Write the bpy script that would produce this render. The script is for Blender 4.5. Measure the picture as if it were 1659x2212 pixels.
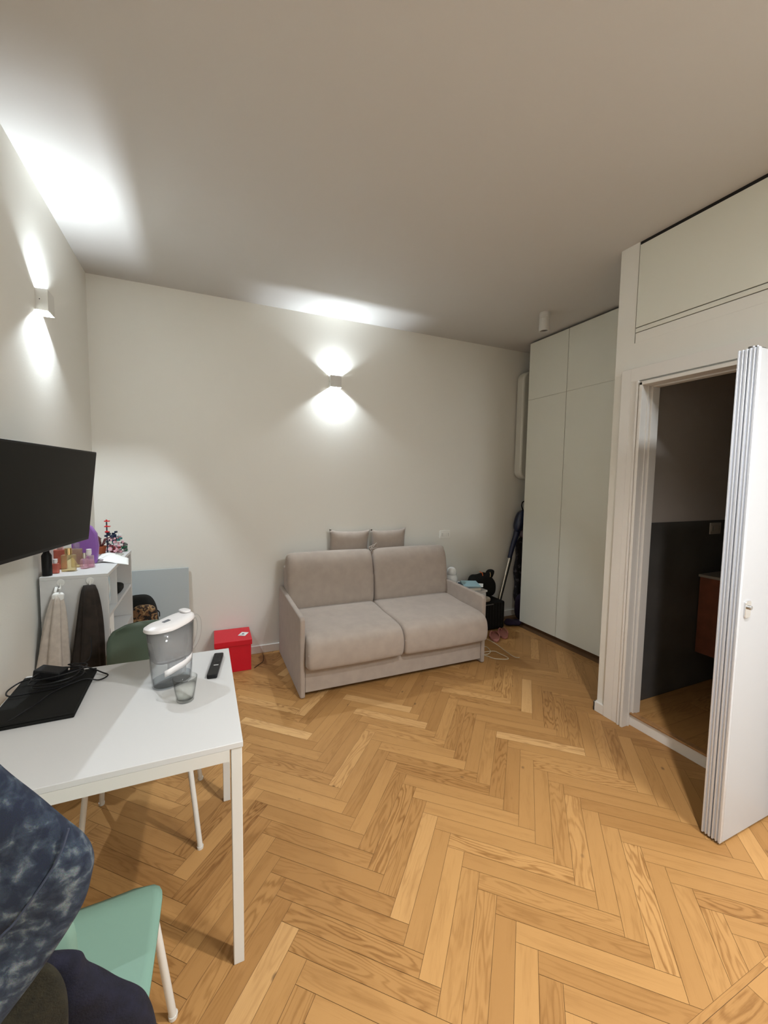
import bpy, bmesh, math, random
from mathutils import Vector, Matrix
R=math.radians; PI=math.pi
for o in list(bpy.data.objects): bpy.data.objects.remove(o)
S=bpy.context.scene; C=S.collection

# ------------------------------------------------------------ camera
FPX=884.4; YAW,PITCH,ROLL=R(23.89),R(4.265),R(0.846)
CAM=Vector((0.755,-3.717,1.553))
fwd=Vector((math.sin(YAW)*math.cos(PITCH),math.cos(YAW)*math.cos(PITCH),-math.sin(PITCH)))
rt=Vector((math.cos(YAW),-math.sin(YAW),0)); up=rt.cross(fwd)
r2=rt*math.cos(ROLL)+up*math.sin(ROLL); u2=up*math.cos(ROLL)-rt*math.sin(ROLL)
cd=bpy.data.cameras.new('camera'); cam=bpy.data.objects.new('camera',cd); C.objects.link(cam)
cd.sensor_fit='VERTICAL'; cd.sensor_height=24; cd.lens=FPX/2212*24; cd.clip_start=0.02
M=Matrix((r2,u2,-fwd)).transposed().to_4x4(); M.translation=CAM; cam.matrix_world=M
S.camera=cam
# ------------------------------------------------------------ exposure, world
S.view_settings.view_transform='Standard'; S.view_settings.look='None'; S.view_settings.gamma=1
S.view_settings.use_curve_mapping=False; S.view_settings.exposure=0.84
W=bpy.data.worlds.new('night'); S.world=W; W.use_nodes=True
W.node_tree.nodes['Background'].inputs[0].default_value=(.02,.022,.03,1)
# lamp powers (watts); the lights themselves sit in their lamps' builders
P_SCONCE_UP,P_SCONCE_DOWN,P_SPOT,P_FILL=3.2,6.6,122,46
COOL=(.84,.93,1.0); NEUTRAL=(1.0,.98,.985); FILL=(.90,.96,1.0)
# room measures
H=3.033; PX=3.22; YP=-1.83; YB=-6.2; XR=4.55

# ------------------------------------------------------------ helpers
def mat(name,col,rough=.5,metal=0,noise=0,nscale=20,bump=0,bscale=200,col2=None,trans=0,ior=1.45,spec=.5,sheen=0,coat=0,emit=None,alpha=1,ramp=(.35,.65)):
    m=bpy.data.materials.new(name); m.use_nodes=True; nt=m.node_tree; b=nt.nodes['Principled BSDF']
    b.inputs['Base Color'].default_value=(*col,1); b.inputs['Roughness'].default_value=rough
    b.inputs['Metallic'].default_value=metal; b.inputs['IOR'].default_value=ior
    b.inputs['Transmission Weight'].default_value=trans; b.inputs['Specular IOR Level'].default_value=spec
    b.inputs['Sheen Weight'].default_value=sheen; b.inputs['Coat Weight'].default_value=coat; b.inputs['Alpha'].default_value=alpha
    tc=nt.nodes.new('ShaderNodeTexCoord')
    if noise or col2:
        n=nt.nodes.new('ShaderNodeTexNoise'); n.inputs['Scale'].default_value=nscale; n.inputs['Detail'].default_value=5
        nt.links.new(tc.outputs['Object'],n.inputs['Vector'])
        r=nt.nodes.new('ShaderNodeValToRGB'); r.color_ramp.elements[0].position=ramp[0]; r.color_ramp.elements[1].position=ramp[1]
        c2=col2 or tuple(min(1,c*(1+noise)) for c in col); c1=col if col2 else tuple(c*(1-noise) for c in col)
        r.color_ramp.elements[0].color=(*c1,1); r.color_ramp.elements[1].color=(*c2,1)
        nt.links.new(n.outputs['Fac'],r.inputs['Fac']); nt.links.new(r.outputs['Color'],b.inputs['Base Color'])
    if bump:
        n=nt.nodes.new('ShaderNodeTexNoise'); n.inputs['Scale'].default_value=bscale; n.inputs['Detail'].default_value=4
        nt.links.new(tc.outputs['Object'],n.inputs['Vector'])
        bp=nt.nodes.new('ShaderNodeBump'); bp.inputs['Strength'].default_value=bump; bp.inputs['Distance'].default_value=.002
        nt.links.new(n.outputs['Fac'],bp.inputs['Height']); nt.links.new(bp.outputs['Normal'],b.inputs['Normal'])
    if emit:
        b.inputs['Emission Color'].default_value=(*emit[0],1); b.inputs['Emission Strength'].default_value=emit[1]
    return m
def mesh(name,bm,m,parent=None,smooth=None,bev=0,seg=2,sub=0,loc=None,solid=0,rot=None):
    me=bpy.data.meshes.new(name); bmesh.ops.recalc_face_normals(bm,faces=bm.faces[:]) if not solid else None
    bm.to_mesh(me); bm.free()
    for x in (m if isinstance(m,(list,tuple)) else [m]): me.materials.append(x)
    o=bpy.data.objects.new(name,me); C.objects.link(o)
    if loc: o.location=loc
    if rot: o.rotation_euler=rot
    if parent: o.parent=parent
    if solid: md=o.modifiers.new('s','SOLIDIFY'); md.thickness=solid; md.offset=0
    if bev: md=o.modifiers.new('b','BEVEL'); md.width=bev; md.segments=seg; md.limit_method='ANGLE'; md.angle_limit=R(40); md.harden_normals=False
    if sub: md=o.modifiers.new('u','SUBSURF'); md.levels=sub; md.render_levels=sub
    if smooth is None: smooth=bool(bev or sub)
    if smooth:
        for p in me.polygons: p.use_smooth=True
        if smooth!='all' and not sub: me.set_sharp_from_angle(angle=R(40)) if hasattr(me,'set_sharp_from_angle') else None
    return o
def BM(): return bmesh.new()
def bx(bm,x0,x1,y0,y1,z0,z1,T=None):
    vs=[bm.verts.new((x,y,z)) for x in(x0,x1) for y in(y0,y1) for z in(z0,z1)]
    if T: 
        for v in vs: v.co=T@v.co
    for f in((0,1,3,2),(4,6,7,5),(0,4,5,1),(2,3,7,6),(0,2,6,4),(1,5,7,3)): bm.faces.new([vs[i] for i in f])
    return bm
def frameof(d):
    d=d.normalized(); a=Vector((0,0,1)) if abs(d.z)<.9 else Vector((1,0,0))
    x=d.cross(a).normalized(); return x,x.cross(d).normalized()
def smoothpts(pts,n=8):
    P=[Vector(p) for p in pts]; out=[]
    for i in range(len(P)-1):
        p0,p1,p2,p3=P[max(i-1,0)],P[i],P[i+1],P[min(i+2,len(P)-1)]
        for k in range(n):
            t=k/n; out.append(.5*((2*p1)+(p2-p0)*t+(2*p0-5*p1+4*p2-p3)*t*t+(3*p1-p0-3*p2+p3)*t**3))
    out.append(P[-1]); return out
def tube(bm,pts,r,seg=10,smooth=0,cap=True,closed=False):
    P=smoothpts(pts,smooth) if smooth else [Vector(p) for p in pts]
    rs=r if isinstance(r,(list,tuple)) else [r]*len(P)
    if len(rs)!=len(P): rs=[rs[min(int(i*(len(rs)-1)/(len(P)-1)+.5),len(rs)-1)] for i in range(len(P))]
    rings=[]; x=None
    for i,p in enumerate(P):
        d=(P[min(i+1,len(P)-1)]-P[max(i-1,0)])
        if closed: d=P[(i+1)%len(P)]-P[i-1]
        d.normalize()
        if x is None: x,y=frameof(d)
        else: x=(x-d*x.dot(d)).normalized(); y=x.cross(d)
        rings.append([bm.verts.new(p+x*(math.cos(a)*rs[i])+y*(math.sin(a)*rs[i])) for a in [2*PI*k/seg for k in range(seg)]])
    n=len(rings)
    for i in range(n if closed else n-1):
        A,B=rings[i],rings[(i+1)%n]
        for k in range(seg): bm.faces.new((A[k],A[(k+1)%seg],B[(k+1)%seg],B[k]))
    if cap and not closed: bm.faces.new(rings[0][::-1]); bm.faces.new(rings[-1])
    return bm
def lathe(bm,prof,seg=32,c=(0,0,0),sx=1,sy=1,rot=0):
    rings=[]
    for r,z in prof:
        if r<1e-6: rings.append([bm.verts.new((c[0],c[1],c[2]+z))])
        else:
            rg=[]
            for k in range(seg):
                a=2*PI*k/seg; X,Y=math.cos(a)*r*sx,math.sin(a)*r*sy
                rg.append(bm.verts.new((c[0]+X*math.cos(rot)-Y*math.sin(rot),c[1]+X*math.sin(rot)+Y*math.cos(rot),c[2]+z)))
            rings.append(rg)
    for A,B in zip(rings,rings[1:]):
        if len(A)==1 and len(B)==1: continue
        for k in range(seg):
            if len(A)==1: bm.faces.new((A[0],B[k],B[(k+1)%seg]))
            elif len(B)==1: bm.faces.new((A[k],A[(k+1)%seg],B[0]))
            else: bm.faces.new((A[k],A[(k+1)%seg],B[(k+1)%seg],B[k]))
    return bm
def prism(bm,poly,a0,a1,axis='z'):
    def P(p,a): return {'z':(p[0],p[1],a),'y':(p[0],a,p[1]),'x':(a,p[0],p[1])}[axis]
    A=[bm.verts.new(P(p,a0)) for p in poly]; B=[bm.verts.new(P(p,a1)) for p in poly]
    bm.faces.new(A); bm.faces.new(B[::-1]); n=len(poly)
    for i in range(n): bm.faces.new((A[i],A[(i+1)%n],B[(i+1)%n],B[i]))
    return bm
def soft(bm,c,s,p=4,n=14,fn=None):
    """rounded soft block: cube grid pushed onto a superellipsoid of power p"""
    cx,cy,cz=c; hx,hy,hz=[v/2 for v in s]; vd={}
    def V(i,j,k):
        key=(i,j,k)
        if key not in vd:
            q=Vector((2*i/n-1,2*j/n-1,2*k/n-1)); m=max(abs(q.x),abs(q.y),abs(q.z))
            q=Vector([math.copysign(math.sin(abs(t)*PI/2)**.8 if p<3 else abs(t),t) for t in q])
            d=(abs(q.x)**p+abs(q.y)**p+abs(q.z)**p)**(1/p); q=q/d*1.0
            w=Vector((cx+q.x*hx,cy+q.y*hy,cz+q.z*hz))
            if fn: w=fn(w,q)
            vd[key]=bm.verts.new(w)
        return vd[key]
    for a in range(n):
        for b in range(n):
            for s0 in (0,n):
                for F in (lambda u,v:(s0,u,v),lambda u,v:(u,s0,v),lambda u,v:(u,v,s0)):
                    q=[V(*F(a,b)),V(*F(a+1,b)),V(*F(a+1,b+1)),V(*F(a,b+1))]
                    try: bm.faces.new(q)
                    except ValueError: pass
    return bm
def grid(bm,nu,nv,fn,close_u=False):
    vs=[[bm.verts.new(fn(i/(nu),j/(nv))) for j in range(nv+1)] for i in range(nu if close_u else nu+1)]
    n=len(vs)
    for i in range(n if close_u else n-1):
        for j in range(nv): bm.faces.new((vs[i][j],vs[(i+1)%n][j],vs[(i+1)%n][j+1],vs[i][j+1]))
    return vs
def tag(o,label=None,cat=None,group=None,kind=None):
    if label: o['label']=label
    if cat: o['category']=cat
    if group: o['group']=group
    if kind: o['kind']=kind
    return o
def thing(name,label,cat,loc=(0,0,0),rz=0,group=None):
    o=bpy.data.objects.new(name,None); C.objects.link(o); o.location=loc; o.rotation_euler=(0,0,rz); o.empty_display_size=.05
    return tag(o,label,cat,group)
def struct(name,bm,m,label=None,**k):
    o=mesh(name,bm,m,**k); o['kind']='structure'
    if label: o['label']=label
    return o
def circle(r,n=24,c=(0,0)): return [(c[0]+r*math.cos(2*PI*k/n),c[1]+r*math.sin(2*PI*k/n)) for k in range(n)]
def rrect(x0,x1,y0,y1,r,n=6):
    out=[]
    for cx,cy,a in((x1-r,y1-r,0),(x0+r,y1-r,90),(x0+r,y0+r,180),(x1-r,y0+r,270)):
        for k in range(n+1): t=R(a+90*k/n); out.append((cx+r*math.cos(t),cy+r*math.sin(t)))
    return out
def lamp(kind,name,loc,power,col,parent=None,down=True,**k):
    ld=bpy.data.lights.new(name,kind); ld.energy=power; ld.color=col
    for a,v in k.items(): setattr(ld,a,v)
    o=bpy.data.objects.new(name,ld); C.objects.link(o); o.location=loc
    if not down: o.rotation_euler=(PI,0,0)
    if parent: o.parent=parent
    return o
# ------------------------------------------------------------ materials
wallm=mat('wall_paint',(.82,.81,.755),.85,bump=.15,bscale=120,spec=.2)
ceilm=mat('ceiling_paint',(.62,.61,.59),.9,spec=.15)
trimm=mat('trim_white',(.82,.80,.76),.4,spec=.4)
lacq=mat('wardrobe_lacquer',(.78,.785,.70),.5,spec=.35)
white=mat('white_laminate',(.62,.62,.61),.4,spec=.3)
whitem=mat('white_metal',(.66,.65,.61),.35)
dark=mat('dark_gap',(.015,.013,.012),.9)
fabric=mat('taupe_fabric',(.40,.335,.285),.95,noise=.045,nscale=14,bump=.25,bscale=900,sheen=.3,spec=.1)
seamf=mat('taupe_seam',(.22,.18,.155),.95)
redm=mat('red_card',(.62,.006,.022),.42)
blackp=mat('black_plastic',(.008,.008,.009),.4,spec=.25)
blackmatte=mat('black_matte',(.010,.010,.009),.75,bump=.2,bscale=300,spec=.15)
screenm=mat('screen_black',(.006,.006,.005),.3,spec=.12)
chrome=mat('chrome',(.75,.75,.75),.2,metal=1)
alum=mat('aluminium',(.68,.72,.78),.3,metal=.35)
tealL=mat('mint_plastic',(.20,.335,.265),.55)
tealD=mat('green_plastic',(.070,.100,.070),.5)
papers=mat('paper',(.82,.82,.79),.8)
def thin(name,tint,body=0.0,col=(.8,.8,.8),rough=.03,refl=.9,edge=.35):
    '''thin clear wall: straight-through light, a mirror film, optionally some milky body'''
    m=bpy.data.materials.new(name); m.use_nodes=True; nt=m.node_tree; N=nt.nodes; L=nt.links; N.remove(N['Principled BSDF']); out=N['Material Output']
    tr=N.new('ShaderNodeBsdfTransparent'); tr.inputs[0].default_value=(*tint,1)
    lw=N.new('ShaderNodeLayerWeight'); lw.inputs['Blend'].default_value=.5; pw=N.new('ShaderNodeMath'); pw.operation='POWER'; pw.inputs[1].default_value=3.5; L.new(lw.outputs['Facing'],pw.inputs[0])
    tm=N.new('ShaderNodeMixRGB'); tm.inputs['Color1'].default_value=(*tint,1); tm.inputs['Color2'].default_value=(*[c*edge for c in tint],1); L.new(pw.outputs[0],tm.inputs['Fac']); L.new(tm.outputs[0],tr.inputs[0])
    gl=N.new('ShaderNodeBsdfGlossy'); gl.inputs['Roughness'].default_value=rough
    fr_=N.new('ShaderNodeFresnel'); fr_.inputs[0].default_value=1.45
    mu=N.new('ShaderNodeMath'); mu.operation='MULTIPLY'; mu.inputs[1].default_value=refl; ge=N.new('ShaderNodeNewGeometry'); iv=N.new('ShaderNodeMath'); iv.operation='SUBTRACT'; iv.inputs[0].default_value=1; L.new(ge.outputs['Backfacing'],iv.inputs[1])
    m0=N.new('ShaderNodeMath'); m0.operation='MULTIPLY'; L.new(fr_.outputs[0],m0.inputs[0]); L.new(iv.outputs[0],m0.inputs[1]); L.new(m0.outputs[0],mu.inputs[0])
    mx=N.new('ShaderNodeMixShader'); L.new(mu.outputs[0],mx.inputs[0]); L.new(tr.outputs[0],mx.inputs[1]); L.new(gl.outputs[0],mx.inputs[2])
    di=N.new('ShaderNodeBsdfDiffuse'); di.inputs[0].default_value=(*col,1)
    m2=N.new('ShaderNodeMixShader'); m2.inputs[0].default_value=body; L.new(mx.outputs[0],m2.inputs[1]); L.new(di.outputs[0],m2.inputs[2]); L.new(m2.outputs[0],out.inputs[0])
    return m
def woodmat():
    m=bpy.data.materials.new('oak_parquet'); m.use_nodes=True; nt=m.node_tree; N=nt.nodes; L=nt.links; b=N['Principled BSDF']
    uv=N.new('ShaderNodeUVMap'); uv.uv_map='plank'; at=N.new('ShaderNodeAttribute'); at.attribute_name='tone'
    sp=N.new('ShaderNodeSeparateColor'); L.new(at.outputs['Color'],sp.inputs[0])
    def mapping(sx,sy):
        mp=N.new('ShaderNodeMapping'); mp.inputs['Scale'].default_value=(sx,sy,1); L.new(uv.outputs[0],mp.inputs[0]); return mp
    def math_(op,a,bv):
        n=N.new('ShaderNodeMath'); n.operation=op
        for i,v in enumerate((a,bv)):
            if isinstance(v,(int,float)): n.inputs[i].default_value=v
            else: L.new(v,n.inputs[i])
        return n.outputs[0]
    low=N.new('ShaderNodeTexNoise'); low.inputs['Scale'].default_value=1; low.inputs['Detail'].default_value=2.5; L.new(mapping(1.5,10).outputs[0],low.inputs['Vector'])
    # growth rings: bands of the slow field
    rings=math_('MULTIPLY',low.outputs['Fac'],105); wob=N.new('ShaderNodeTexNoise'); wob.inputs['Scale'].default_value=1; wob.inputs['Detail'].default_value=3
    L.new(mapping(28,120).outputs[0],wob.inputs['Vector']); rings=math_('ADD',rings,math_('MULTIPLY',wob.outputs['Fac'],2.4))
    s=math_('SINE',rings,0); s=math_('MULTIPLY',math_('ADD',s,1),.5); s=math_('POWER',s,2.2)
    fine=N.new('ShaderNodeTexNoise'); fine.inputs['Scale'].default_value=1; fine.inputs['Detail'].default_value=6; fine.inputs['Roughness'].default_value=.7
    L.new(mapping(9,420).outputs[0],fine.inputs['Vector'])
    amt=math_('ADD',math_('MULTIPLY',sp.outputs[1],.55),.06)
    g=math_('MULTIPLY',s,amt)
    f=math_('SUBTRACT',fine.outputs['Fac'],.5); g=math_('ADD',g,math_('MULTIPLY',f,.75))
    md=N.new('ShaderNodeTexNoise'); md.inputs['Scale'].default_value=1; md.inputs['Detail'].default_value=3; L.new(mapping(2.5,22).outputs[0],md.inputs['Vector'])
    g=math_('ADD',g,math_('MULTIPLY',math_('SUBTRACT',md.outputs['Fac'],.5),.9))
    base=N.new('ShaderNodeValToRGB'); e=base.color_ramp.elements
    e[0].position=0; e[0].color=(.37,.19,.064,1); e[1].position=1; e[1].color=(.70,.44,.20,1)
    x=base.color_ramp.elements.new(.5); x.color=(.50,.275,.10,1)
    L.new(sp.outputs[0],base.inputs['Fac'])
    drk=N.new('ShaderNodeMixRGB'); drk.blend_type='MULTIPLY'; drk.inputs['Color2'].default_value=(.40,.29,.18,1)
    cl=N.new('ShaderNodeClamp'); L.new(g,cl.inputs[0]); L.new(cl.outputs[0],drk.inputs['Fac']); L.new(base.outputs[0],drk.inputs['Color1'])
    # knots
    vo=N.new('ShaderNodeTexVoronoi'); vo.inputs['Scale'].default_value=1; L.new(mapping(3.4,5.5).outputs[0],vo.inputs['Vector'])
    kr=N.new('ShaderNodeValToRGB'); kr.color_ramp.elements[0].position=.025; kr.color_ramp.elements[0].color=(1,1,1,1); kr.color_ramp.elements[1].position=.06; kr.color_ramp.elements[1].color=(0,0,0,1)
    L.new(vo.outputs['Distance'],kr.inputs['Fac'])
    kn=N.new('ShaderNodeMixRGB'); kn.blend_type='MIX'; kn.inputs['Color2'].default_value=(.13,.07,.035,1)
    L.new(math_('MULTIPLY',kr.outputs[0],.75),kn.inputs['Fac']); L.new(drk.outputs[0],kn.inputs['Color1'])
    L.new(kn.outputs[0],b.inputs['Base Color'])
    b.inputs['Roughness'].default_value=.42; b.inputs['Specular IOR Level'].default_value=.2
    bp=N.new('ShaderNodeBump'); bp.inputs['Strength'].default_value=.12; bp.inputs['Distance'].default_value=.001
    L.new(fine.outputs['Fac'],bp.inputs['Height']); L.new(bp.outputs['Normal'],b.inputs['Normal'])
    return m
oak=woodmat(); grout=mat('parquet_joint',(.15,.08,.035),.9)

# ------------------------------------------------------------ floor: herringbone parquet, one mesh
def clip(poly,x0,x1,y0,y1):
    for ax,v,sg in((0,x0,1),(0,x1,-1),(1,y0,1),(1,y1,-1)):
        out=[]
        for i in range(len(poly)):
            a,b=poly[i-1],poly[i]; ia=(a[ax]-v)*sg>=0; ib=(b[ax]-v)*sg>=0
            if ia!=ib:
                t=(v-a[ax])/(b[ax]-a[ax]); out.append(tuple(p+(q-p)*t for p,q in zip(a,b)))
            if ib: out.append(b)
        poly=out
        if len(poly)<3: return []
    return poly
class Planks:
    def __init__(s): s.bm=BM(); s.uv=s.bm.loops.layers.uv.new('plank'); s.col=s.bm.loops.layers.color.new('tone'); s.rng=random.Random(11)
    def add(s,corner,e1,e2,L,w,z,rects,gap=.0006):
        rr=(s.rng.random()+s.rng.random()+s.rng.random())/3,s.rng.random(),s.rng.random(); ou,ov=s.rng.random()*40,s.rng.random()*40
        if rr[1]<.45: amt=.0+rr[1]*.3
        else: amt=rr[1]
        pts=[]
        for a,b in((gap,gap),(L-gap,gap),(L-gap,w-gap),(gap,w-gap)):
            pts.append((corner[0]+e1[0]*a+e2[0]*b,corner[1]+e1[1]*a+e2[1]*b,a+ou,b+ov))
        for rc in rects:
            q=clip(pts,*rc)
            if len(q)<3: continue
            vs=[s.bm.verts.new((p[0],p[1],z)) for p in q]
            try: f=s.bm.faces.new(vs)
            except ValueError: continue
            for l,p in zip(f.loops,q): l[s.uv].uv=(p[2],p[3]); l[s.col]=(rr[0],amt,rr[2],1)
            if f.normal.length==0: f.normal_update()
            f.normal_update()
            if f.normal.z<0: f.normal_flip()
    def done(s,name,label,base):
        for (x0,x1,y0,y1,z) in base:
            f=s.bm.faces.new([s.bm.verts.new(p) for p in((x0,y0,z),(x1,y0,z),(x1,y1,z),(x0,y1,z))]); f.material_index=1
        me=bpy.data.meshes.new(name); s.bm.to_mesh(me); s.bm.free(); me.materials.append(oak); me.materials.append(grout)
        o=bpy.data.objects.new(name,me); C.objects.link(o); o['kind']='structure'; o['label']=label; return o
w=.0711; L7=7*w; ph=R(2.0); e1=(math.sin(ph+PI/4),-math.cos(ph+PI/4)); e2=(math.cos(ph+PI/4),math.sin(ph+PI/4)); O=(1.691,-2.436)
pl=Planks(); RE=[(0,3.78,-1.93,0),(0,3.32,-3.10,-1.93),(3.78,XR,-1.93,-1.36)]
for j in range(-70,80):
    for m in range(-8,9):
        for hz in (0,1):
            if hz==0: u,v=-j+14*m,j
            else: u,v=j,7-j+14*m
            c=(O[0]+(e1[0]*u+e2[0]*v)*w,O[1]+(e1[1]*u+e2[1]*v)*w)
            if not(-.8<c[0]<5.2 and -4<c[1]<.8): continue
            if hz==0: pl.add(c,e1,e2,L7,w,0,RE)
            else: pl.add((c[0]+e1[0]*w,c[1]+e1[1]*w),e2,(-e1[0],-e1[1]),L7,w,0,RE)
y=0
for k in range(3): pl.add((3.78+.0,-1.36+k*.7,),(0,1),(1,0),.7,.10,0,[(3.78,3.9,-1.36,0)])       # border board along the wardrobe
for k in range(6): pl.add((-.3+k*.9,-3.118),(1,0),(0,1),.9,.018,0,[(0,PX,YB,-3.1)])
yy=-3.118; rk=random.Random(3)
while yy>YB:
    xx=2.285-.9*3-(0 if yy==-3.118 else rk.random()*.8)
    while xx<PX: pl.add((xx,yy-.13),(1,0),(0,1),.9,.13,0,[(0,PX,YB,-3.118)]); xx+=.9
    yy-=.13
pl.done('floor','oak herringbone parquet floor',[(0,XR,YB,0,-.002)])
pb=Planks()
for k in range(16):
    for q in range(4): pb.add((3.26-.5*(k%2)*.8+q*.9,-1.96-(k+1)*.13),(1,0),(0,1),.9,.13,.078,[(3.26,XR,-4.0,-1.955)])
pb.done('floor_bathroom','raised wooden floor inside the dark bathroom',[(3.26,XR,-4.0,-1.95,.076)])

# ------------------------------------------------------------ walls, ceiling
T=.12
def wallbox(name,*b,m=wallm,label=None): 
    bm=BM(); bx(bm,*b); return struct(name,bm,m,label)
wallbox('wall_left',-T,0,YB-T,T,0,H)
wallbox('wall_back',0,XR+T,0,T,0,H)
wallbox('wall_right',XR,XR+T,-4.1,0,0,H)
wallbox('wall_front',-T,XR+T,YB-T,YB,0,H)
wallbox('ceiling',-T,XR+T,YB-T,T,H,H+.1,m=ceilm)
bm=BM()  # partition between room and bathroom, with the door opening
DY0,DY1,DZ=-2.86,-2.035,2.165
bx(bm,PX,PX+.12,YP-.12,YP,0,H); bx(bm,PX,PX+.12,DY1,YP-.12,0,2.43); bx(bm,PX,PX+.12,DY0,DY1,DZ,2.43)
bx(bm,PX,PX+.12,YB,DY0,0,2.43); bx(bm,PX+.10,PX+.12,YB,YP-.12,2.43,H)
bx(bm,PX+.12,XR,YP-.12,YP,0,H)
struct('wall_bathroom',bm,wallm,'white partition wall with the bathroom doorway')
bm=BM(); bx(bm,PX+.12,XR,-4.1,-4.0,0,H); struct('wall_bathroom_end',bm,mat('bath_end_dark',(.085,.088,.090),.6))  # unseen end wall, coloured dark to cut bounced light in the bathroom
bm=BM(); bx(bm,PX+.12,XR,-4.0,YP-.12,2.45,2.5); struct('ceiling_bathroom',bm,ceilm)
slate=mat('dark_dado',(.095,.092,.086),.6,noise=.12,nscale=4)
bm=BM(); bx(bm,PX+.12,XR,-1.958,-1.95,.078,1.305); bx(bm,XR-.008,XR,-4.0,-1.958,.078,2.44)  # left wall: dado; right wall: full-height dark sheet added to cut bounce
struct('trim_1',bm,slate,'dark grey resin dado on the bathroom walls, right wall darkened to full height against bounce')
bm=BM(); bx(bm,PX+.12,XR,-1.956,-1.95,1.305,2.45); struct('wall_bathroom_side',bm,mat('bath_wall_shade',(.50,.455,.41),.8),'liner on the upper bathroom wall, shade put into its colour')  # liner over the white wall, coloured darker in place of shade
# baseboards
def base(name,*b): bm=BM(); bx(bm,*b); return struct(name,bm,trimm,bev=.003)
base('baseboard_back',0,XR,-.012,0,0,.07)
base('baseboard_left',0,.012,YB,-.012,0,.07)
bm=BM(); bx(bm,PX-.02,PX,YP-.065,YP+.012,0,.065); bx(bm,PX-.02,PX+.12,YP,YP+.012,0,.065); struct('baseboard_right',bm,trimm,bev=.002)
# door casing
bm=BM(); cx=PX
bx(bm,cx-.022,cx,-1.957,YP-.066,0,2.27); bx(bm,cx-.022,cx,-2.0,-1.957,0,2.19)             # wide left board
bx(bm,cx-.030,cx,-2.012,-2.0,0,2.19); bx(bm,cx-.022,cx,-2.022,-2.012,0,2.18); bx(bm,cx-.032,cx+.05,DY1-.004,-2.022,0,2.175)
bx(bm,cx-.022,cx,DY0-.1,-1.957,2.19,2.27); bx(bm,cx-.032,cx+.05,DY0,-2.022,DZ-.008,2.178)
bx(bm,cx-.022,cx,DY0-.1,DY0,0,2.19)
struct('trim_2',bm,trimm,'white painted casing around the bathroom doorway',bev=.0015)
bm=BM(); bx(bm,cx+.052,cx+.118,DY1-.016,DY1-.001,0.078,DZ-.001); bx(bm,cx+.02,cx+.028,DY1-.010,DY1-.0045,0,DZ); bx(bm,cx+.055,cx+.10,DY0,DY1-.017,DZ-.014,DZ-.001)
struct('trim_3',bm,trimm,bev=.001)
bm=BM(); bx(bm,cx+.045,cx+.06,DY0,DY1,0,.072); struct('trim_4',bm,trimm,'white riser below the bathroom floor',bev=.001)
bm=BM(); bx(bm,cx+.035,cx+.075,DY0,DY1,.072,.084); struct('trim_5',bm,mat('oak_nosing',(.36,.19,.075),.4,noise=.2,nscale=30),'oak nosing on the edge of the raised bathroom floor',bev=.003)

# ------------------------------------------------------------ folding door, folded open
t=thing('door_1','white folding bathroom door folded open beside the doorway','door',(2.775,-2.76,0)); t['kind']='structure'
def leaf(y0,y1,nm):
    bm=BM(); bx(bm,.012,.455,y0,y1,.012,2.105); o=mesh(nm,bm,mat('door_white',(.50,.51,.53),.45),t,bev=.002)
    bm=BM()                     # aluminium edge profile with ribs
    bx(bm,.004,.012,y0,y1,.012,2.108)
    for a,b_ in((0,.25),(.42,.58),(.8,1)): bx(bm,-.003,.004,y0+(y1-y0)*a,y0+(y1-y0)*b_,.012,2.108)
    mesh('edge_profile',bm,alum,o,bev=.0012)
    return o
a=leaf(-.036,-.002,'door_panel'); b=leaf(.003,.037,'door_panel'); 
b['label']='rear panel of the folded door'
for z in (2.112,.006):
    bm=BM(); prism(bm,circle(.012,16,(.02,.0)),z-.006,z+.006); tube(bm,[(.006,-.026,z),(.02,-.005,z),(.03,.018,z),(.045,.03,z)],.0035,6); tube(bm,[(.05,-.02,z),(.075,-.02,z)],.004,6)
    mesh('pivot_hinge',bm,mat('hinge_metal',(.25,.25,.26),.3,metal=1),t)
bm=BM(); prism(bm,rrect(.036,.078,1.005,1.078,.012),-.042,-.036,'y'); lk=mesh('door_lock',bm,chrome,t,bev=.001)
bm=BM(); prism(bm,circle(.009,18,(.060,1.050)),-.052,-.042,'y'); mesh('lock_knob',bm,mat('lock_steel',(.45,.45,.45),.25,metal=1),lk,bev=.001)

# ------------------------------------------------------------ overhead cupboard doors above the partition
t=thing('overhead_cabinet','flush white cupboard built in above the bathroom door','cabinet',(PX,-2.6,2.5))
bm=BM(); bx(bm,.004,.10,-1.6,2.6+YP-.122,-.06,H-2.5); mesh('cabinet_body',bm,dark,t)
for y0,y1 in((-3.05,-1.37),(-.70-.66,2.6+YP-.126)):
    bm=BM(); bx(bm,-.004,.012,y0,y1,.022,H-2.5-.022); mesh('cabinet_door',bm,lacq,t,bev=.0015)
bm=BM(); bx(bm,-.004,.012,-3.05,2.6+YP-.126,-.008,.017); mesh('bottom_rail',bm,lacq,t,bev=.001)
bm=BM(); bx(bm,-.001,.012,-3.05,2.6+YP-.126,-.07,-.012); mesh('filler_panel',bm,wallm,t)

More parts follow.
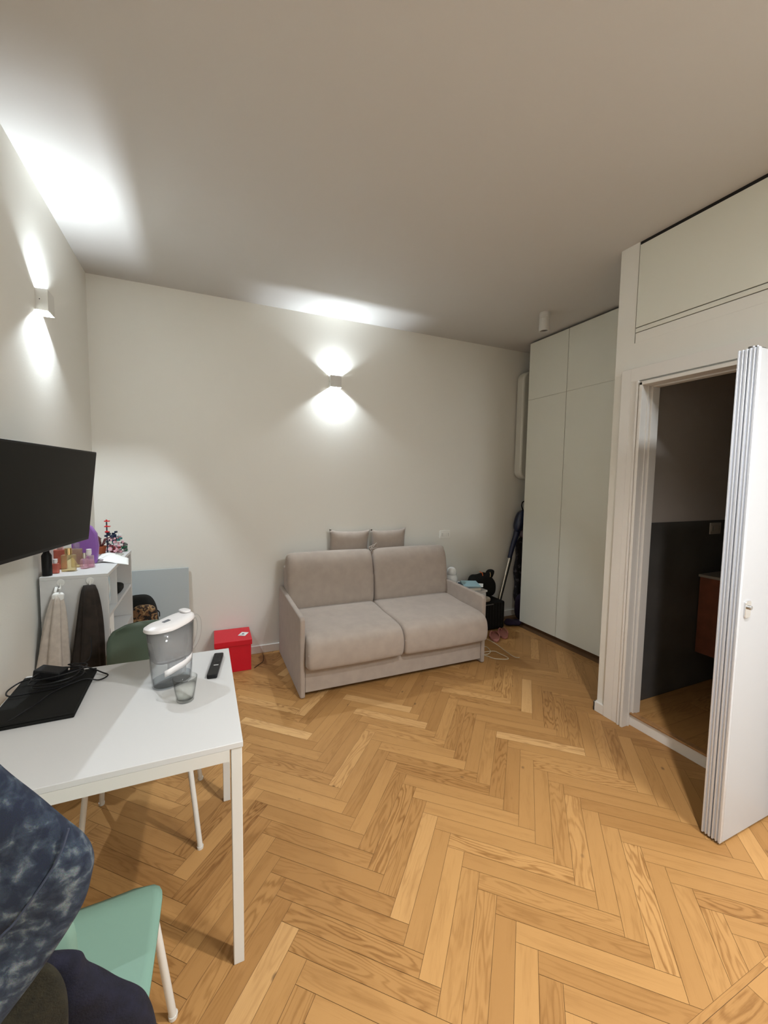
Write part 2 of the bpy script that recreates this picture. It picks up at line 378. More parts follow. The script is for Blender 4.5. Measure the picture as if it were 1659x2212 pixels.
# ------------------------------------------------------------ wardrobe
t=thing('wardrobe','tall pale grey-white built-in wardrobe reaching the ceiling','wardrobe',(3.917,-.3,0))
bm=BM(); bx(bm,.02,.62,-1.05,-.004,.045,H-.025); mesh('body',bm,mat('wardrobe_body',(.03,.028,.025),.8),t)
bm=BM(); bx(bm,.022,.60,-.004,.0,.045,H-.03); mesh('side_panel',bm,lacq,t)
bm=BM(); bx(bm,.035,.6,-1.05,-.02,0,.045); mesh('plinth',bm,mat('plinth_brown',(.16,.085,.04),.6),t)
for y0,y1 in((-.4960,0),(-1.0,-.5015)):
    for z0,z1 in((.046,2.4270),(2.4290,H-.024)):
        bm=BM(); bx(bm,0,.019,y0,y1,z0,z1); mesh('wardrobe_door',bm,lacq,t,bev=.001)
bm=BM(); bx(bm,.004,.02,-1.53,-1.006,.046,H-.02); mesh('filler_panel',bm,wallm,t)
bm=BM(); bx(bm,-.010,.004,-1.53,-1.008,.046,2.42); mesh('cover_strip',bm,lacq,t,bev=.001)

# ------------------------------------------------------------ ceiling spots
def spot(x,y,label,on):
    t=thing('ceiling_spotlight',label,'lamp',(x,y,H),group='cylinder spotlights on the ceiling')
    bm=BM(); lathe(bm,[(0,0),(.043,0),(.043,-.045),(.041,-.047),(0,-.047)],28); mesh('mount',bm,whitem,t,smooth=True)
    bm=BM(); lathe(bm,[(0,-.047),(.043,-.049),(.043,-.155),(.036,-.155),(.036,-.135),(.0,-.135)],28); mesh('lamp_body',bm,whitem,t,smooth=True)
    bm=BM(); lathe(bm,[(0,-.137),(.034,-.137),(.034,-.142),(0,-.142)],28); mesh('lens',bm,mat('lens_dark',(.05,.045,.04),.3) if not on else mat('lens_lit',(.9,.9,.9),.3,emit=((1,.93,.82),6)),t,smooth=True)
    return t
spot(3.499,-.91,'white cylinder spotlight on the ceiling near the wardrobe, switched off',False)
s=spot(1.98,-3.44,'white cylinder spotlight on the ceiling behind the camera, switched on',True)
lamp('SPOT','spot_light',(0,0,-.17),P_SPOT,NEUTRAL,s,spot_size=R(128),spot_blend=1.0,shadow_soft_size=.035)
# unseen fill panel behind the camera, added to brighten the walls
t=thing('fill_panel','square fill light added behind the camera, out of view','lamp',(2.5,-4.8,H))
bm=BM(); bx(bm,-.3,.3,-.3,.3,-.03,0); mesh('frame',bm,whitem,t,bev=.003)
bm=BM(); bx(bm,-.28,.28,-.28,.28,-.034,-.03); mesh('diffuser',bm,mat('diffuser',(.9,.9,.9),.4,emit=((1,.95,.88),3)),t)
lamp('AREA','fill_light',(0,0,-.04),P_FILL,FILL,t,shape='SQUARE',size=.55)

# ------------------------------------------------------------ wall sconces: a hollow block, LED block in the middle
def sconce(loc,rz,label):
    t=thing('wall_sconce',label,'lamp',loc,rz,'square up-and-down wall sconces')     # local: back at y=0, front at y=-d
    d,hw,hh,th=.052,.051,.053,.002; rec=.036
    bm=BM(); prof_=[(-hw,0),(-hw,-d),(hw,-d),(hw,0)]
    bx(bm,-hw,-hw+th,-d,-.0,-hh,hh); bx(bm,hw-th,hw,-d,0,-hh,hh); bx(bm,-hw+th,hw-th,-d,-d+th,-hh,hh)
    mesh('housing',bm,whitem,t)
    bm=BM(); bx(bm,-hw+th,hw-th,-d+th,-.0005,-hh+rec+.001,hh-rec-.001); mesh('lamp_block',bm,whitem,t)
    bm=BM(); prism(bm,circle(.0025,10,(-.018,.0)),-hw-.0005,-hw+.0005,'x'); mesh('screw',bm,dark,t)
    for sgn,pw in((1,P_SCONCE_UP),(-1,P_SCONCE_DOWN)):
        z=sgn*(hh-rec); bm=BM(); bx(bm,-.012,.012,-.034,-.018,min(z,z-sgn*.0009),max(z,z-sgn*.0009)); mesh('led',bm,mat('led',(1,1,1),.5,emit=(COOL,30)),t)
        lamp('AREA','sconce_light',(0,-.026,z+sgn*.001),pw,COOL,t,down=sgn<0,shape='RECTANGLE',size=.02,size_y=.008,spread=R(155))
    return t
sconce((1.882,0,2.457),0,'white square wall sconce above the sofa, lit')
sconce((0,-1.005,2.445),PI/2,'white square wall sconce on the left wall above the television, lit')

# ------------------------------------------------------------ sockets
def socket(loc,rz,label,m=mat('socket_white',(.88,.87,.82),.35)):
    t=thing('wall_socket',label,'socket',loc,rz)
    bm=BM(); prism(bm,rrect(-.065,.065,-.042,.042,.006),-.009,0,'y'); mesh('plate',bm,m,t,bev=.002)
    for k in(-1,0,1):
        bm=BM(); bx(bm,-.0185+k*.038,.0185+k*.038,-.0115,-.006,-.022,.022); ins=mesh('insert',bm,m,t,bev=.001)
        if k: 
            bm=BM()
            for z in(-.012,0,.012): prism(bm,circle(.0028,8,(k*.038,z)),-.0122,-.0112,'y')
            mesh('pin_holes',bm,dark,ins)
    return t
socket((3.115,0,.997),0,'white wall socket plate on the back wall right of the sofa')
socket((4.20,-1.958,1.245),0,'wall socket plate on the dark bathroom dado',mat('socket_beige',(.45,.43,.38),.5))

# ------------------------------------------------------------ sofa
t=thing('sofa','taupe fabric two-seat sofa against the back wall','sofa',(2.16,-.93,0))
X0,X1=-.798,.802
for s_,xa,xb in((-1,X0,X0+.036),(1,X1-.036,X1)):
    bm=BM(); prism(bm,[(.0,.005),(.0,.570),(.02,.590),(.88,.612),(.88,.005)],xa,xb,'x'); mesh('armrest',bm,fabric,t,bev=.010,seg=3)
bm=BM(); bx(bm,X0+.036,X1-.036,.012,.86,.035,.30); mesh('base',bm,fabric,t,bev=.008)
bm=BM(); bx(bm,X0+.04,X1-.04,.70,.88,.30,.80); mesh('back_frame',bm,fabric,t,bev=.02)
def seatprof(u):   # closed profile in (y,z), rounded nose at the front
    pts=[(.62,.22),(.3,.219),(.05,.219),(-.03,.221),(-.068,.236),(-.082,.28),(-.083,.34),(-.072,.395),(-.042,.432),(.01,.451),(.08,.458),(.3,.463),(.62,.462)]
    return pts
def cushion(nm,xa,xb,prof,n=22,bulge=.012,round_=.028,nl=6):
    P=smoothpts([(p[0],p[1],0) for p in prof]+[(prof[0][0],prof[0][1],0)],nl)[:-1]; P=[(p.x,p.y) for p in P]
    cy=sum(p[0] for p in P)/len(P); cz=sum(p[1] for p in P)/len(P)
    bm=BM(); rings=[]
    us=[0,.004,.012,.025,.05]+[.1+.8*k/n for k in range(n+1)]+[.95,.975,.988,.996,1]
    for u in us:
        d=min(u,1-u)*(xb-xa); ins=round_*(1-math.sqrt(max(0,1-(1-min(d/round_,1))**2)))
        bl=bulge*math.sin(PI*u)**.6
        ring=[]
        for (y,z) in P:
            v=Vector((y-cy,z-cz)); l=v.length; nrm=v/l
            q=v-Vector((math.copysign(min(ins,abs(v.x)),v.x),math.copysign(min(ins,abs(v.y)),v.y)))+nrm*bl*.5
            ring.append(bm.verts.new((xa+u*(xb-xa),q.x+cy,q.y+cz)))
        rings.append(ring)
    for A,B in zip(rings,rings[1:]):
        for k in range(len(A)): bm.faces.new((A[k],A[(k+1)%len(A)],B[(k+1)%len(A)],B[k]))
    bm.faces.new(rings[0]); bm.faces.new(rings[-1][::-1])
    return mesh(nm,bm,fabric,t,smooth='all')
for xa,xb in((X0+.038,-.013),(-.009,X1-.030)): cushion('seat_cushion',xa,xb,seatprof(0))
bprof=[(.60,.43),(.585,.52),(.60,.70),(.625,.84),(.665,.905),(.715,.925),(.765,.90),(.785,.82),(.785,.6),(.78,.43)]
for xa,xb in((X0+.030,.012),(.016,X1-.005)): cushion('back_cushion',xa,xb,bprof,bulge=.016,round_=.04)
bm=BM(); 
for k in range(3):
    tube(bm,[(.01,.70,.918),(.0+.03*k,.71,.945+.012*k),(.06+.01*k,.72,.955+.008*k),(.080,.72,.935),(.05,.70,.932),(.012,.69,.925)],.0045,6,smooth=5)
mesh('strap',bm,fabric,t,smooth=True)
for x in(X0+.07,X1-.07): 
    bm=BM(); prism(bm,circle(.02,12,(x,.10)),0,.036); mesh('foot',bm,blackp,t)
# little pillows
def pillow(x,z,w_,h_,tilt,label,rz=0):
    bm=BM(); n=16
    def f(u,v,s):
        a,b=2*u-1,2*v-1; pin=(1-.10*(1-a*a)*0)
        ex=1-.06*(1-b*b)*abs(a)**3*1.2; ez=1-.07*(1-a*a)
        th=(max(0,1-abs(a)**2.6)*max(0,1-abs(b)**2.6))**.55*.054
        return Vector((a*w_/2*(1-.07*(1-b*b)),s*th,b*h_/2*(1-.15*(1-a**4))))
    A=grid(bm,n,n,lambda u,v:f(u,v,-1)); B=grid(bm,n,n,lambda u,v:f(u,v,1))
    bmesh.ops.remove_doubles(bm,verts=bm.verts[:],dist=.0005)
    o=mesh('pillow',bm,fabric,smooth='all',loc=(x,-.067,z),rot=(R(3),tilt,rz)); return tag(o,label,'pillow','small pillows behind the sofa')
pillow(2.016,.952,.405,.30,R(1.5),'small taupe pillow standing behind the left sofa back cushion')
pillow(2.422,.95,.38,.295,R(-1),'small taupe pillow standing behind the right sofa back cushion')

# ------------------------------------------------------------ red box
t=thing('storage_box','red cardboard box with a lid, standing on the floor left of the sofa','box',(.962,-.165,0),R(-1))
bm=BM(); bx(bm,-.135,.135,-.145,.145,0,.235); mesh('box_body',bm,redm,t,bev=.002)
bm=BM(); bx(bm,-.143,.143,-.152,.152,.215,.258); mesh('lid',bm,redm,t,bev=.002)
bm=BM(); bx(bm,-.03,.03,-.04,.04,0,.0012); ptag=mesh('card',bm,papers,loc=(1.046,-.185,.260),rot=(0,0,R(-28)))
bm=BM(); bx(bm,-.012,.006,-.012,.012,.0012,.0016); bx(bm,-.022,.022,-.03,-.024,.0012,.0016); mesh('print',bm,mat('card_print',(.15,.15,.18),.8),ptag)
tag(ptag,'small white card lying on the lid of the red box','card')

# ------------------------------------------------------------ leaning board
bm=BM(); bx(bm,.17,.637,-.014,.0,0,.825); o=mesh('leaning_board',bm,mat('board_grey',(.47,.52,.535),.6),bev=.002,loc=(0,-.055,.0),rot=(R(-2.2),0,0))
tag(o,'large pale grey-blue panel leaning on the back wall beside the shelf unit','board')

# ------------------------------------------------------------ shelf unit (opens to the right)
t=thing('shelf_unit','low white open shelf unit against the left wall','shelf',(.02,-1.25,0))
D,Wd,Hh=.28,.76,1.062
for y0,y1 in((0,.018),(Wd-.018,Wd),): 
    bm=BM(); bx(bm,0,D,y0,y1,0,Hh-.018); mesh('side_panel',bm,white,t,bev=.0015)
bm=BM(); bx(bm,0,D+.002,0,Wd,Hh-.018,Hh); mesh('top_panel',bm,white,t,bev=.0015)
for z in(.06,.32,.60,.815): 
    bm=BM(); bx(bm,.008,D-.004,.018,Wd-.018,z,z+.018); mesh('shelf_board',bm,white,t,bev=.001)
bm=BM(); bx(bm,0,.006,.018,Wd-.018,0,Hh-.018); mesh('back_panel',bm,white,t)
bm=BM(); bx(bm,.012,D-.006,.018+.24,.018+.256,.833,Hh-.018); mesh('divider',bm,white,t)
bm=BM(); bx(bm,.012,.255,.0,.012,0,.06); mesh('plinth',bm,white,t)
for x in(.085,.205):
    bm=BM(); prism(bm,circle(.017,20,(x,1.030)),-.004,0,'y'); hk=mesh('hook',bm,mat('hook_clear',(.75,.75,.72),.3),t,bev=.001)
    bm=BM(); tube(bm,[(x,-.004,1.03),(x,-.010,1.01),(x,-.022,1.0),(x,-.028,1.008)],.004,8,smooth=4); mesh('hook_prong',bm,whitem,hk,smooth=True)
# objects in the shelf
def item(name,label,cat,m,fn,group=None,**k):
    bm=BM(); fn(bm); o=mesh(name,bm,m,**k); return tag(o,label,cat,group)
item('pouch','black pouch lying in the upper right shelf compartment','pouch',blackmatte,lambda b:soft(b,(.18,-.72,.857),(.2,.22,.048),4),smooth='all')
item('orange_bottle','orange bottle at the back of the upper right shelf compartment','bottle',mat('orange',(.6,.12,.02),.4),lambda b:lathe(b,[(0,0),(.022,0),(.024,.01),(.024,.10),(.01,.125),(.01,.15),(0,.15)],20,(.10,-.93,.833)),smooth=True)
item('tissue_pack','blue and white pack in the upper left shelf compartment','packet',mat('pack_blue',(.35,.55,.65),.4,col2=(.8,.85,.85),nscale=18),lambda b:soft(b,(.20,-1.10,.93),(.15,.16,.19),6),smooth='all')
item('black_bag','small black bag in the middle shelf compartment','bag',blackmatte,lambda b:soft(b,(.18,-1.13,.70),(.20,.14,.16),3),smooth='all')
item('white_box','white box behind the black bag on the middle shelf','box',papers,lambda b:bx(b,.08,.26,-1.04,-.90,.6185,.76),bev=.003)
# clothes on the hooks
def garment(name,label,m,cx_,top,wt,wb,hh,th,seed,folds=5,skirt=None,y0=-1.25):
    rg=random.Random(seed); ph_=[rg.random()*6 for _ in range(6)]
    bm=BM()
    def f(u,v):   # u around, v down
        a=2*PI*u; k=v**.62; hw=(wt+(wb-wt)*k)/2; z=top-hh*v
        fold=1+.16*math.sin(folds*a+ph_[0]+2*v)+.10*math.sin((folds+4)*a+ph_[1]-1.5*v)
        dx=.012*math.sin(3*v+ph_[2])
        x=cx_+dx+math.cos(a)*hw*fold; y=-th*(.35+.65*k)*(1.05+math.sin(a)*fold)-.001
        if v<.001: z-=0
        z+=.02*math.sin(2*a+ph_[3])*k
        return Vector((x,y0-.0+min(y,-.003),z))
    vs=grid(bm,48,26,f,close_u=True)
    bm.faces.new([r[0] for r in vs]); bm.faces.new([r[-1] for r in vs][::-1])
    o=mesh(name,bm,m,smooth='all'); return tag(o,label,'clothing','clothes hanging on the side of the shelf')
beige=mat('beige_cotton',(.52,.46,.40),.95,noise=.1,nscale=30,bump=.2,bscale=400)
g=garment('hanging_shirt','light beige garment hanging from the left hook of the shelf unit',beige,.088,.975,.026,.155,.55,.045,4,folds=4,y0=-1.257)
bm=BM(); soft(bm,(.098,-1.275,.965),(.05,.03,.045),3); tube(bm,[(.09,-1.262,1.012),(.085,-1.27,.99),(.095,-1.275,.975)],.006,8); mesh('hanging_loop',bm,papers,g,smooth='all')
garment('hanging_jacket','dark brown garment hanging from the right hook of the shelf unit',mat('dark_brown_cloth',(.022,.016,.012),.95,noise=.3,nscale=20,bump=.4,bscale=200),.216,1.012,.045,.168,.60,.055,9,folds=3,y0=-1.257)

# ------------------------------------------------------------ things on top of the shelf unit
ZT=1.0625
glassm=thin('perfume_glass',(.95,.93,.93),.12)
pinkl=thin('pink_glass',(.93,.74,.80),.25,(.80,.58,.64)); amberl=thin('amber_glass',(.92,.84,.62),.22,(.75,.66,.42)); peachl=thin('coral_glass',(.88,.45,.38),.5,(.62,.22,.17))
gold=mat('gold',(.8,.6,.3),.25,metal=1); capw=mat('cap_white',(.8,.78,.78),.3); capp=mat('cap_pink',(.75,.5,.52),.35)
def perfume(x,y,w_,d_,h_,neck,caph,gm,cm,label,round_=False,rz=0):
    t=thing('perfume_bottle',label,'bottle',(x,y,ZT),rz,'perfume bottles on the shelf unit')
    bm=BM()
    if round_: lathe(bm,[(0,0),(w_*.35,0),(w_*.48,.008),(w_*.5,h_*.5),(w_*.42,h_*.9),(neck,h_),(0,h_)],24)
    else: prism(bm,rrect(-w_/2,w_/2,-d_/2,d_/2,.006,4),0,h_)
    mesh('flask',bm,gm,t,bev=.003,seg=2)
    bm=BM(); lathe(bm,[(0,h_),(neck,h_),(neck,h_+.006),(neck*1.25,h_+.007),(neck*1.25,h_+caph),(0,h_+caph)],20); mesh('cap',bm,cm,t,smooth=True)
    return t
perfume(.062,-1.16,.030,.024,.050,.008,.022,peachl,capw,'small clear bottle with orange tint nearest the wall at the front of the shelf top')
perfume(.055,-1.05,.055,.035,.105,.012,.03,peachl,capp,'coral pink bottle close to the left wall under the television',rz=R(10))
perfume(.108,-1.12,.060,.034,.085,.013,.035,amberl,gold,'square bottle of pale yellow perfume at the front of the shelf top',rz=R(-6))
perfume(.120,-1.02,.05,.03,.10,.012,.03,amberl,glassm,'tall clear perfume bottle behind the square yellow one')
perfume(.165,-1.075,.042,.03,.055,.008,.030,pinkl,chrome,'round pink perfume bottle with a silver collar',True)
perfume(.175,-1.02,.042,.03,.060,.010,.035,pinkl,capw,'pink perfume bottle with a white cap beside the purple panel')
perfume(.190,-1.055,.036,.03,.045,.008,.020,pinkl,glassm,'small pale pink bottle nearest the shelf edge',True)
item('deodorant_can','black spray can at the near left corner of the shelf top','can',blackp,lambda b:lathe(b,[(0,0),(.02,0),(.021,.004),(.021,.10),(.013,.115),(.013,.135),(0,.137)],20,(.04,-1.205,ZT)),smooth=True)
purple=mat('purple_plastic',(.26,.11,.42),.4)
item('vanity_case','tall purple rounded case standing on the shelf unit behind the television','case',purple,lambda b:prism(b,[(.085,0),(.175,0),(.185,.10),(.178,.17),(.155,.21),(.12,.235),(.085,.225),(.06,.18),(.058,.05)],-.02,.02,'y'),bev=.008,seg=3,loc=(.02,-.93,ZT))
# papers
def sheet(name,label,pts,lift,m=papers,seed=1,th=.0007):
    bm=BM(); A,B,Cc,Dd=[Vector((*p,0)) for p in pts]
    grid(bm,10,10,lambda u,v:(A*(1-u)*(1-v)+B*u*(1-v)+Cc*u*v+Dd*(1-u)*v)+Vector((0,0,ZT+lift(u,v))))
    o=mesh(name,bm,m,smooth='all',solid=th); return tag(o,label,'paper','papers on the shelf unit')
sheet('paper_sheet','crumpled white paper overhanging the front edge of the shelf unit',[(.19,-.92),(.36,-1.02),(.33,-.80),(.24,-.70)],lambda u,v:.006+.014*math.sin(PI*v)*(1-u*.3)-.016*max(0,u-.55)*2+.003*math.sin(8*u))
sheet('paper_sheet','folded white paper lying between the perfumes and the flower pots',[(.17,-.86),(.25,-.84),(.24,-.64),(.16,-.66)],lambda u,v:.003+.010*abs(math.sin(PI*u)))
item('envelope','open beige envelope under the crumpled white paper','paper',mat('envelope_grey',(.40,.40,.34),.8),lambda b:prism(b,[(.14,-.84),(.26,-.88),(.285,-.66),(.16,-.62)],ZT,ZT+.004))
# brick flowers and pots
gA=mat('leaf_green',(.02,.16,.08),.4); gB=mat('terracotta',(.30,.07,.02),.5); gR=mat('brick_red',(.55,.02,.02),.35); gN=mat('brick_navy',(.015,.03,.07),.4); gP=mat('brick_pink',(.75,.42,.48),.4); gW=mat('brick_white',(.8,.8,.8),.4); gT=mat('brick_teal',(.03,.22,.22),.4); gG=mat('brick_grey',(.12,.12,.12),.5)
def pot(x,y,r,h,label,leafm,kind,n=7,seed=1,pm=gB):
    t=thing('toy_plant',label,'ornament',(x,y,ZT),0,'toy brick plants on the shelf unit'); rg=random.Random(seed)
    bm=BM(); lathe(bm,[(0,0),(r*.7,0),(r*.95,h*.85),(r,h*.85),(r,h),(r*.8,h),(r*.8,h*.9),(0,h*.9)],16); mesh('pot',bm,pm,t,smooth=True)
    bm=BM()
    for k in range(n):
        a=2*PI*k/n+rg.random(); l=r*(1.0+rg.random()*.9); zz=h+r*(.4+rg.random()*1.5)
        if kind=='leaf':
            tube(bm,[(0,0,h*.8),(math.cos(a)*l*.5,math.sin(a)*l*.5,zz*.9),(math.cos(a)*l,math.sin(a)*l,zz)],[.003,.008,.002],6)
        else: bx(bm,-.008,.008,-.008,.008,-.005,.005,Matrix.Translation((math.cos(a)*l*.7,math.sin(a)*l*.7,zz)))
    mesh('leaves',bm,leafm,t); return t
pot(.105,-.56,.030,.045,'small toy plant with green leaves in a brown pot next to the purple case',gA,'leaf',8,2)
pot(.150,-.60,.032,.05,'toy plant in an orange-brown pot in the middle of the shelf top',mat('leaf_brown',(.10,.03,.03),.5),'leaf',6,5)
t=thing('toy_pagoda','red tiered toy tower rising above the toy plants','ornament',(.175,-.545,ZT))
bm=BM(); tube(bm,[(0,0,0),(0,0,.20)],.004,8); mesh('mast',bm,gN,t)
for z,rr_ in((.205,.018),(.17,.020),(.135,.014)):
    bm=BM(); bx(bm,-.006-rr_*.3,rr_,-.012,.012,z-.003,z+.003); bx(bm,-.004,.004,-.004,.004,z,z+.01); mesh('tier',bm,gR,t)
def bricks(x,y,label,cols,seed,n=14,spread=.03,hh=.09,nm='toy_bricks'):
    t=thing(nm,label,'ornament',(x,y,ZT),0,'toy brick models on the shelf unit'); rg=random.Random(seed)
    for m in cols:
        for k in range(n):
            bm=BM(); T_=Matrix.Translation((rg.uniform(-spread,spread),rg.uniform(-spread,spread),rg.uniform(.006,hh)))@Matrix.Rotation(rg.random()*3,4,'Z')
            a_=rg.uniform(.004,.011); bx(bm,-a_,a_,-.005,.005,-.006,.006,T_); mesh('brick',bm,m,t)
    return t
bricks(.195,-.535,'navy and pink toy brick house beside the red tower',[gN,gP,gN],3,14,.028,.13)
bricks(.235,-.56,'white and teal toy brick model at the far right of the shelf top',[gT,gW,gP],8,12,.028,.12)
bricks(.235,-.62,'dark red and pink low toy brick model in front of the others',[mat('brick_maroon',(.16,.015,.02),.4),gP],12,12,.028,.05)
bricks(.262,-.535,'grey toy brick model on the far edge of the shelf top',[gG,gA],15,10,.018,.06)
item('black_card','small black card lying in front of the toy plants','card',blackp,lambda b:bx(b,-.035,.035,-.012,.012,0,.004),loc=(.185,-.66,ZT),rot=(0,0,R(30)))

# ------------------------------------------------------------ backpack behind shelf
t=thing('backpack','black backpack with a leopard print pocket behind the shelf unit','backpack',(.315,-.33,0))
bm=BM(); soft(bm,(0,0,.35),(.25,.26,.70),3.2,16); mesh('bag_body',bm,blackmatte,t,smooth='all')
leo=bpy.data.materials.new('leopard'); leo.use_nodes=True; nt=leo.node_tree; vo=nt.nodes.new('ShaderNodeTexNoise'); vo.inputs['Scale'].default_value=26; vo.inputs['Detail'].default_value=3
tc=nt.nodes.new('ShaderNodeTexCoord'); nt.links.new(tc.outputs['Object'],vo.inputs['Vector']); rp=nt.nodes.new('ShaderNodeValToRGB'); rp.color_ramp.interpolation='CONSTANT'
for i,(p,c) in enumerate(((0,(.012,.009,.007)),(.47,(.16,.08,.035)),(.56,(.34,.22,.10)),(.62,(.05,.03,.02)))):
    e=rp.color_ramp.elements[i] if i<2 else rp.color_ramp.elements.new(p); e.position=p; e.color=(*c,1)
nt.links.new(vo.outputs['Fac'],rp.inputs['Fac']); nt.links.new(rp.outputs['Color'],nt.nodes['Principled BSDF'].inputs['Base Color']); nt.nodes['Principled BSDF'].inputs['Roughness'].default_value=.9
bm=BM(); soft(bm,(.045,-.115,.54),(.17,.06,.24),3,12); mesh('print_pocket',bm,leo,t,smooth='all')
bm=BM(); tube(bm,[(.115,-.06,.60),(.135,-.07,.585),(.137,-.07,.55)],.004,6,smooth=4); mesh('zip_pull',bm,blackp,t,smooth=True)

# ------------------------------------------------------------ television on a wall arm, tilted down
TR=Vector((.279,-1.27,1.676)); az=R(10.7); wd,ht=.735,.436
t=thing('television','black flat television on the left wall, tilted down','television',(TR.x,TR.y,TR.z))
t.rotation_euler=(0,0,-az)       # local: +y runs to the far end, +x faces the room
bm=BM(); bx(bm,-.028,-.002,-wd,0,-ht,0); tv=mesh('casing',bm,blackp,t,bev=.003); 
bm=BM(); bx(bm,-.002,0.0004,-wd+.008,-.008,-ht+.016,-.008); sc=mesh('screen',bm,screenm,t)
bm=BM(); bx(bm,-.05,-.028,-wd*.75,-wd*.25,-ht*.85,-ht*.2); bk=mesh('back_box',bm,blackp,t,bev=.006)
TILT=R(6.5)
for o in(tv,sc,bk): o.rotation_euler=(0,TILT,0)
bm=BM(); bx(bm,-.185,-.075,-wd*.5-.03,-wd*.5+.03,-ht*.50,-ht*.38); bx(bm,-.195,-.180,-wd*.5-.08,-wd*.5+.08,-ht*.62,-ht*.22); mesh('wall_arm',bm,blackp,t)
t.location=TR

# ------------------------------------------------------------ table
t=thing('table','white square laminate table beside the left wall','table',(.473,-2.055,0))
hx=.383
bm=BM(); bx(bm,-hx,hx,-hx,hx,.727,.745); mesh('tabletop',bm,white,t,bev=.0015)
bm=BM()
for s_ in(-1,1):
    bx(bm,-hx+.04,hx-.04,s_*(hx-.008)-.008,s_*(hx-.008)+.004,.690,.727); bx(bm,s_*(hx-.008)-.008,s_*(hx-.008)+.004,-hx+.04,hx-.04,.690,.727)
mesh('apron',bm,whitem,t)
for sx in(-1,1):
    for sy in(-1,1):
        bm=BM(); x=sx*(hx-.019); y=sy*(hx-.019); bx(bm,x-.016,x+.016,y-.016,y+.016,0,.727); mesh('leg',bm,whitem,t,bev=.002)

# ------------------------------------------------------------ chairs (shell chair, tubular legs)
def chair(loc,rz,label,m,shellm,bw=.168):
    t=thing('dining_chair',label,'chair',loc,rz,'plastic shell chairs at the white table')   # local: faces +y
    bm=BM()
    def f(u,v):   # u across -1..1, v 0..1 from front of seat to top of back
        a=2*u-1
        if v<.5:
            q=v/.5; y=.20-.36*q; z=.445-.012*math.sin(PI*q)+.006*a*a; hw=.205-.012*q
            if q<.15: z-=.02*(1-q/.15)**2; 
        else:
            q=(v-.5)/.5; ang=q; y=-.16-.055*math.sin(min(q*2,1)*PI/2)-.05*q; z=.445+.415*q**1.25+.0; hw=.193-(.193-bw)*min(1,q/.35)**.8
            y+=.045*a*a*min(1,q*2)
        # round the corners
        e=min(v,1-v)*2*.42; rc=.075
        if e<rc: k=math.sqrt(max(0,1-(1-e/rc)**2)); lim=(hw-rc)+rc*k; hw=lim
        return Vector((a*hw,y,z))
    grid(bm,18,44,f); sh=mesh('seat_shell',bm,shellm,t,smooth='all',solid=.008)
    for sx in(-1,1):
        for sy,tp,ft in((1,(.165,.15),(.215,.20)),(-1,(.165,-.13),(.215,-.235))):
            bm=BM(); tube(bm,[(sx*.10,tp[1]*.85,.424),(sx*tp[0],tp[1],.415),(sx*(tp[0]+.012),tp[1]+.01*sy,.39),(sx*ft[0],ft[1],.006)],.0105,12); lg=mesh('leg',bm,m,t,smooth=True)
            bm=BM(); lathe(bm,[(0,0),(.012,0),(.013,.012),(0,.012)],14,(sx*ft[0],ft[1],0)); mesh('foot_cap',bm,whitem,lg,smooth=True)
    return t
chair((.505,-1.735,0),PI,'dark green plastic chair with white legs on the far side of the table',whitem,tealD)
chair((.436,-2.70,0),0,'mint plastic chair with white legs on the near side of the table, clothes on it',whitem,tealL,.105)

# ------------------------------------------------------------ on the table
t=thing('laptop','closed black laptop at the left side of the table','laptop',(.225,-1.91,.745),R(1))
bm=BM(); bx(bm,-.118,.118,-.183,.178,.0,.011); mesh('base',bm,blackmatte,t,bev=.003)
bm=BM(); bx(bm,-.118,.118,-.183,.178,.012,.020); mesh('lid',bm,blackmatte,t,bev=.003)
t=thing('power_adapter','black power adapter with coiled cable lying on the laptop','charger',(.205,-1.80,.768),R(20))
bm=BM(); bx(bm,-.052,.042,-.026,.030,.012,.044,Matrix.Rotation(R(-38),4,'Z')@Matrix.Rotation(R(9),4,'Y')); mesh('brick',bm,blackp,t,bev=.004)
rg=random.Random(5); bm=BM()
pts=[(.05,.0,.02)]
for k in range(22):
    a=k*.95; r_=.055+.02*rg.random(); pts.append((.02+math.cos(a)*r_*1.25,-.045+math.sin(a)*r_*.8,.006+.0018*k+.006*rg.random()))
pts+= [(.12,.0,.012),(.16,-.03,-.010),(.175,-.06,-.016),(.14,-.085,-.015),(.09,-.09,.006),(.0,-.13,.006),(-.06,-.20,.006),(-.16,-.26,-.010)]
tube(bm,pts,.0027,7,smooth=6); mesh('cable',bm,blackp,t,smooth=True)
bm=BM(); tube(bm,[(-.055,.01,.02),(-.09,.02,.012),(-.125,-.02,.006),(-.12,-.07,.006),(-.06,-.09,.006),(.03,-.10,.006),(.07,-.06,.012)],.0027,7,smooth=6); mesh('cable',bm,blackp,t,smooth=True)
bm=BM(); tube(bm,[(.05,-.02,.02),(.10,.05,.015),(.135,.095,.012),(.15,.13,.04),(.153,.16,.085)],.0022,7,smooth=6); mesh('cable',bm,blackp,t,smooth=True)
t=thing('remote_control','black remote control near the far right corner of the table','remote control',(.793,-1.863,.745),R(-9))
bm=BM(); prism(bm,rrect(-.020,.020,-.112,.112,.008),0,.017); mesh('shell',bm,blackp,t,bev=.003)
bm=BM()
for i in range(7):
    for j in(-1,0,1): prism(bm,circle(.0036,10,(j*.0115,.095-i*.014)),.017,.0185)
mesh('buttons',bm,mat('rubber_dark',(.03,.03,.03),.6),t)
bm=BM(); bx(bm,-.005,.014,-.022,-.018,.017,.0178); mesh('brand_line',bm,papers,t)

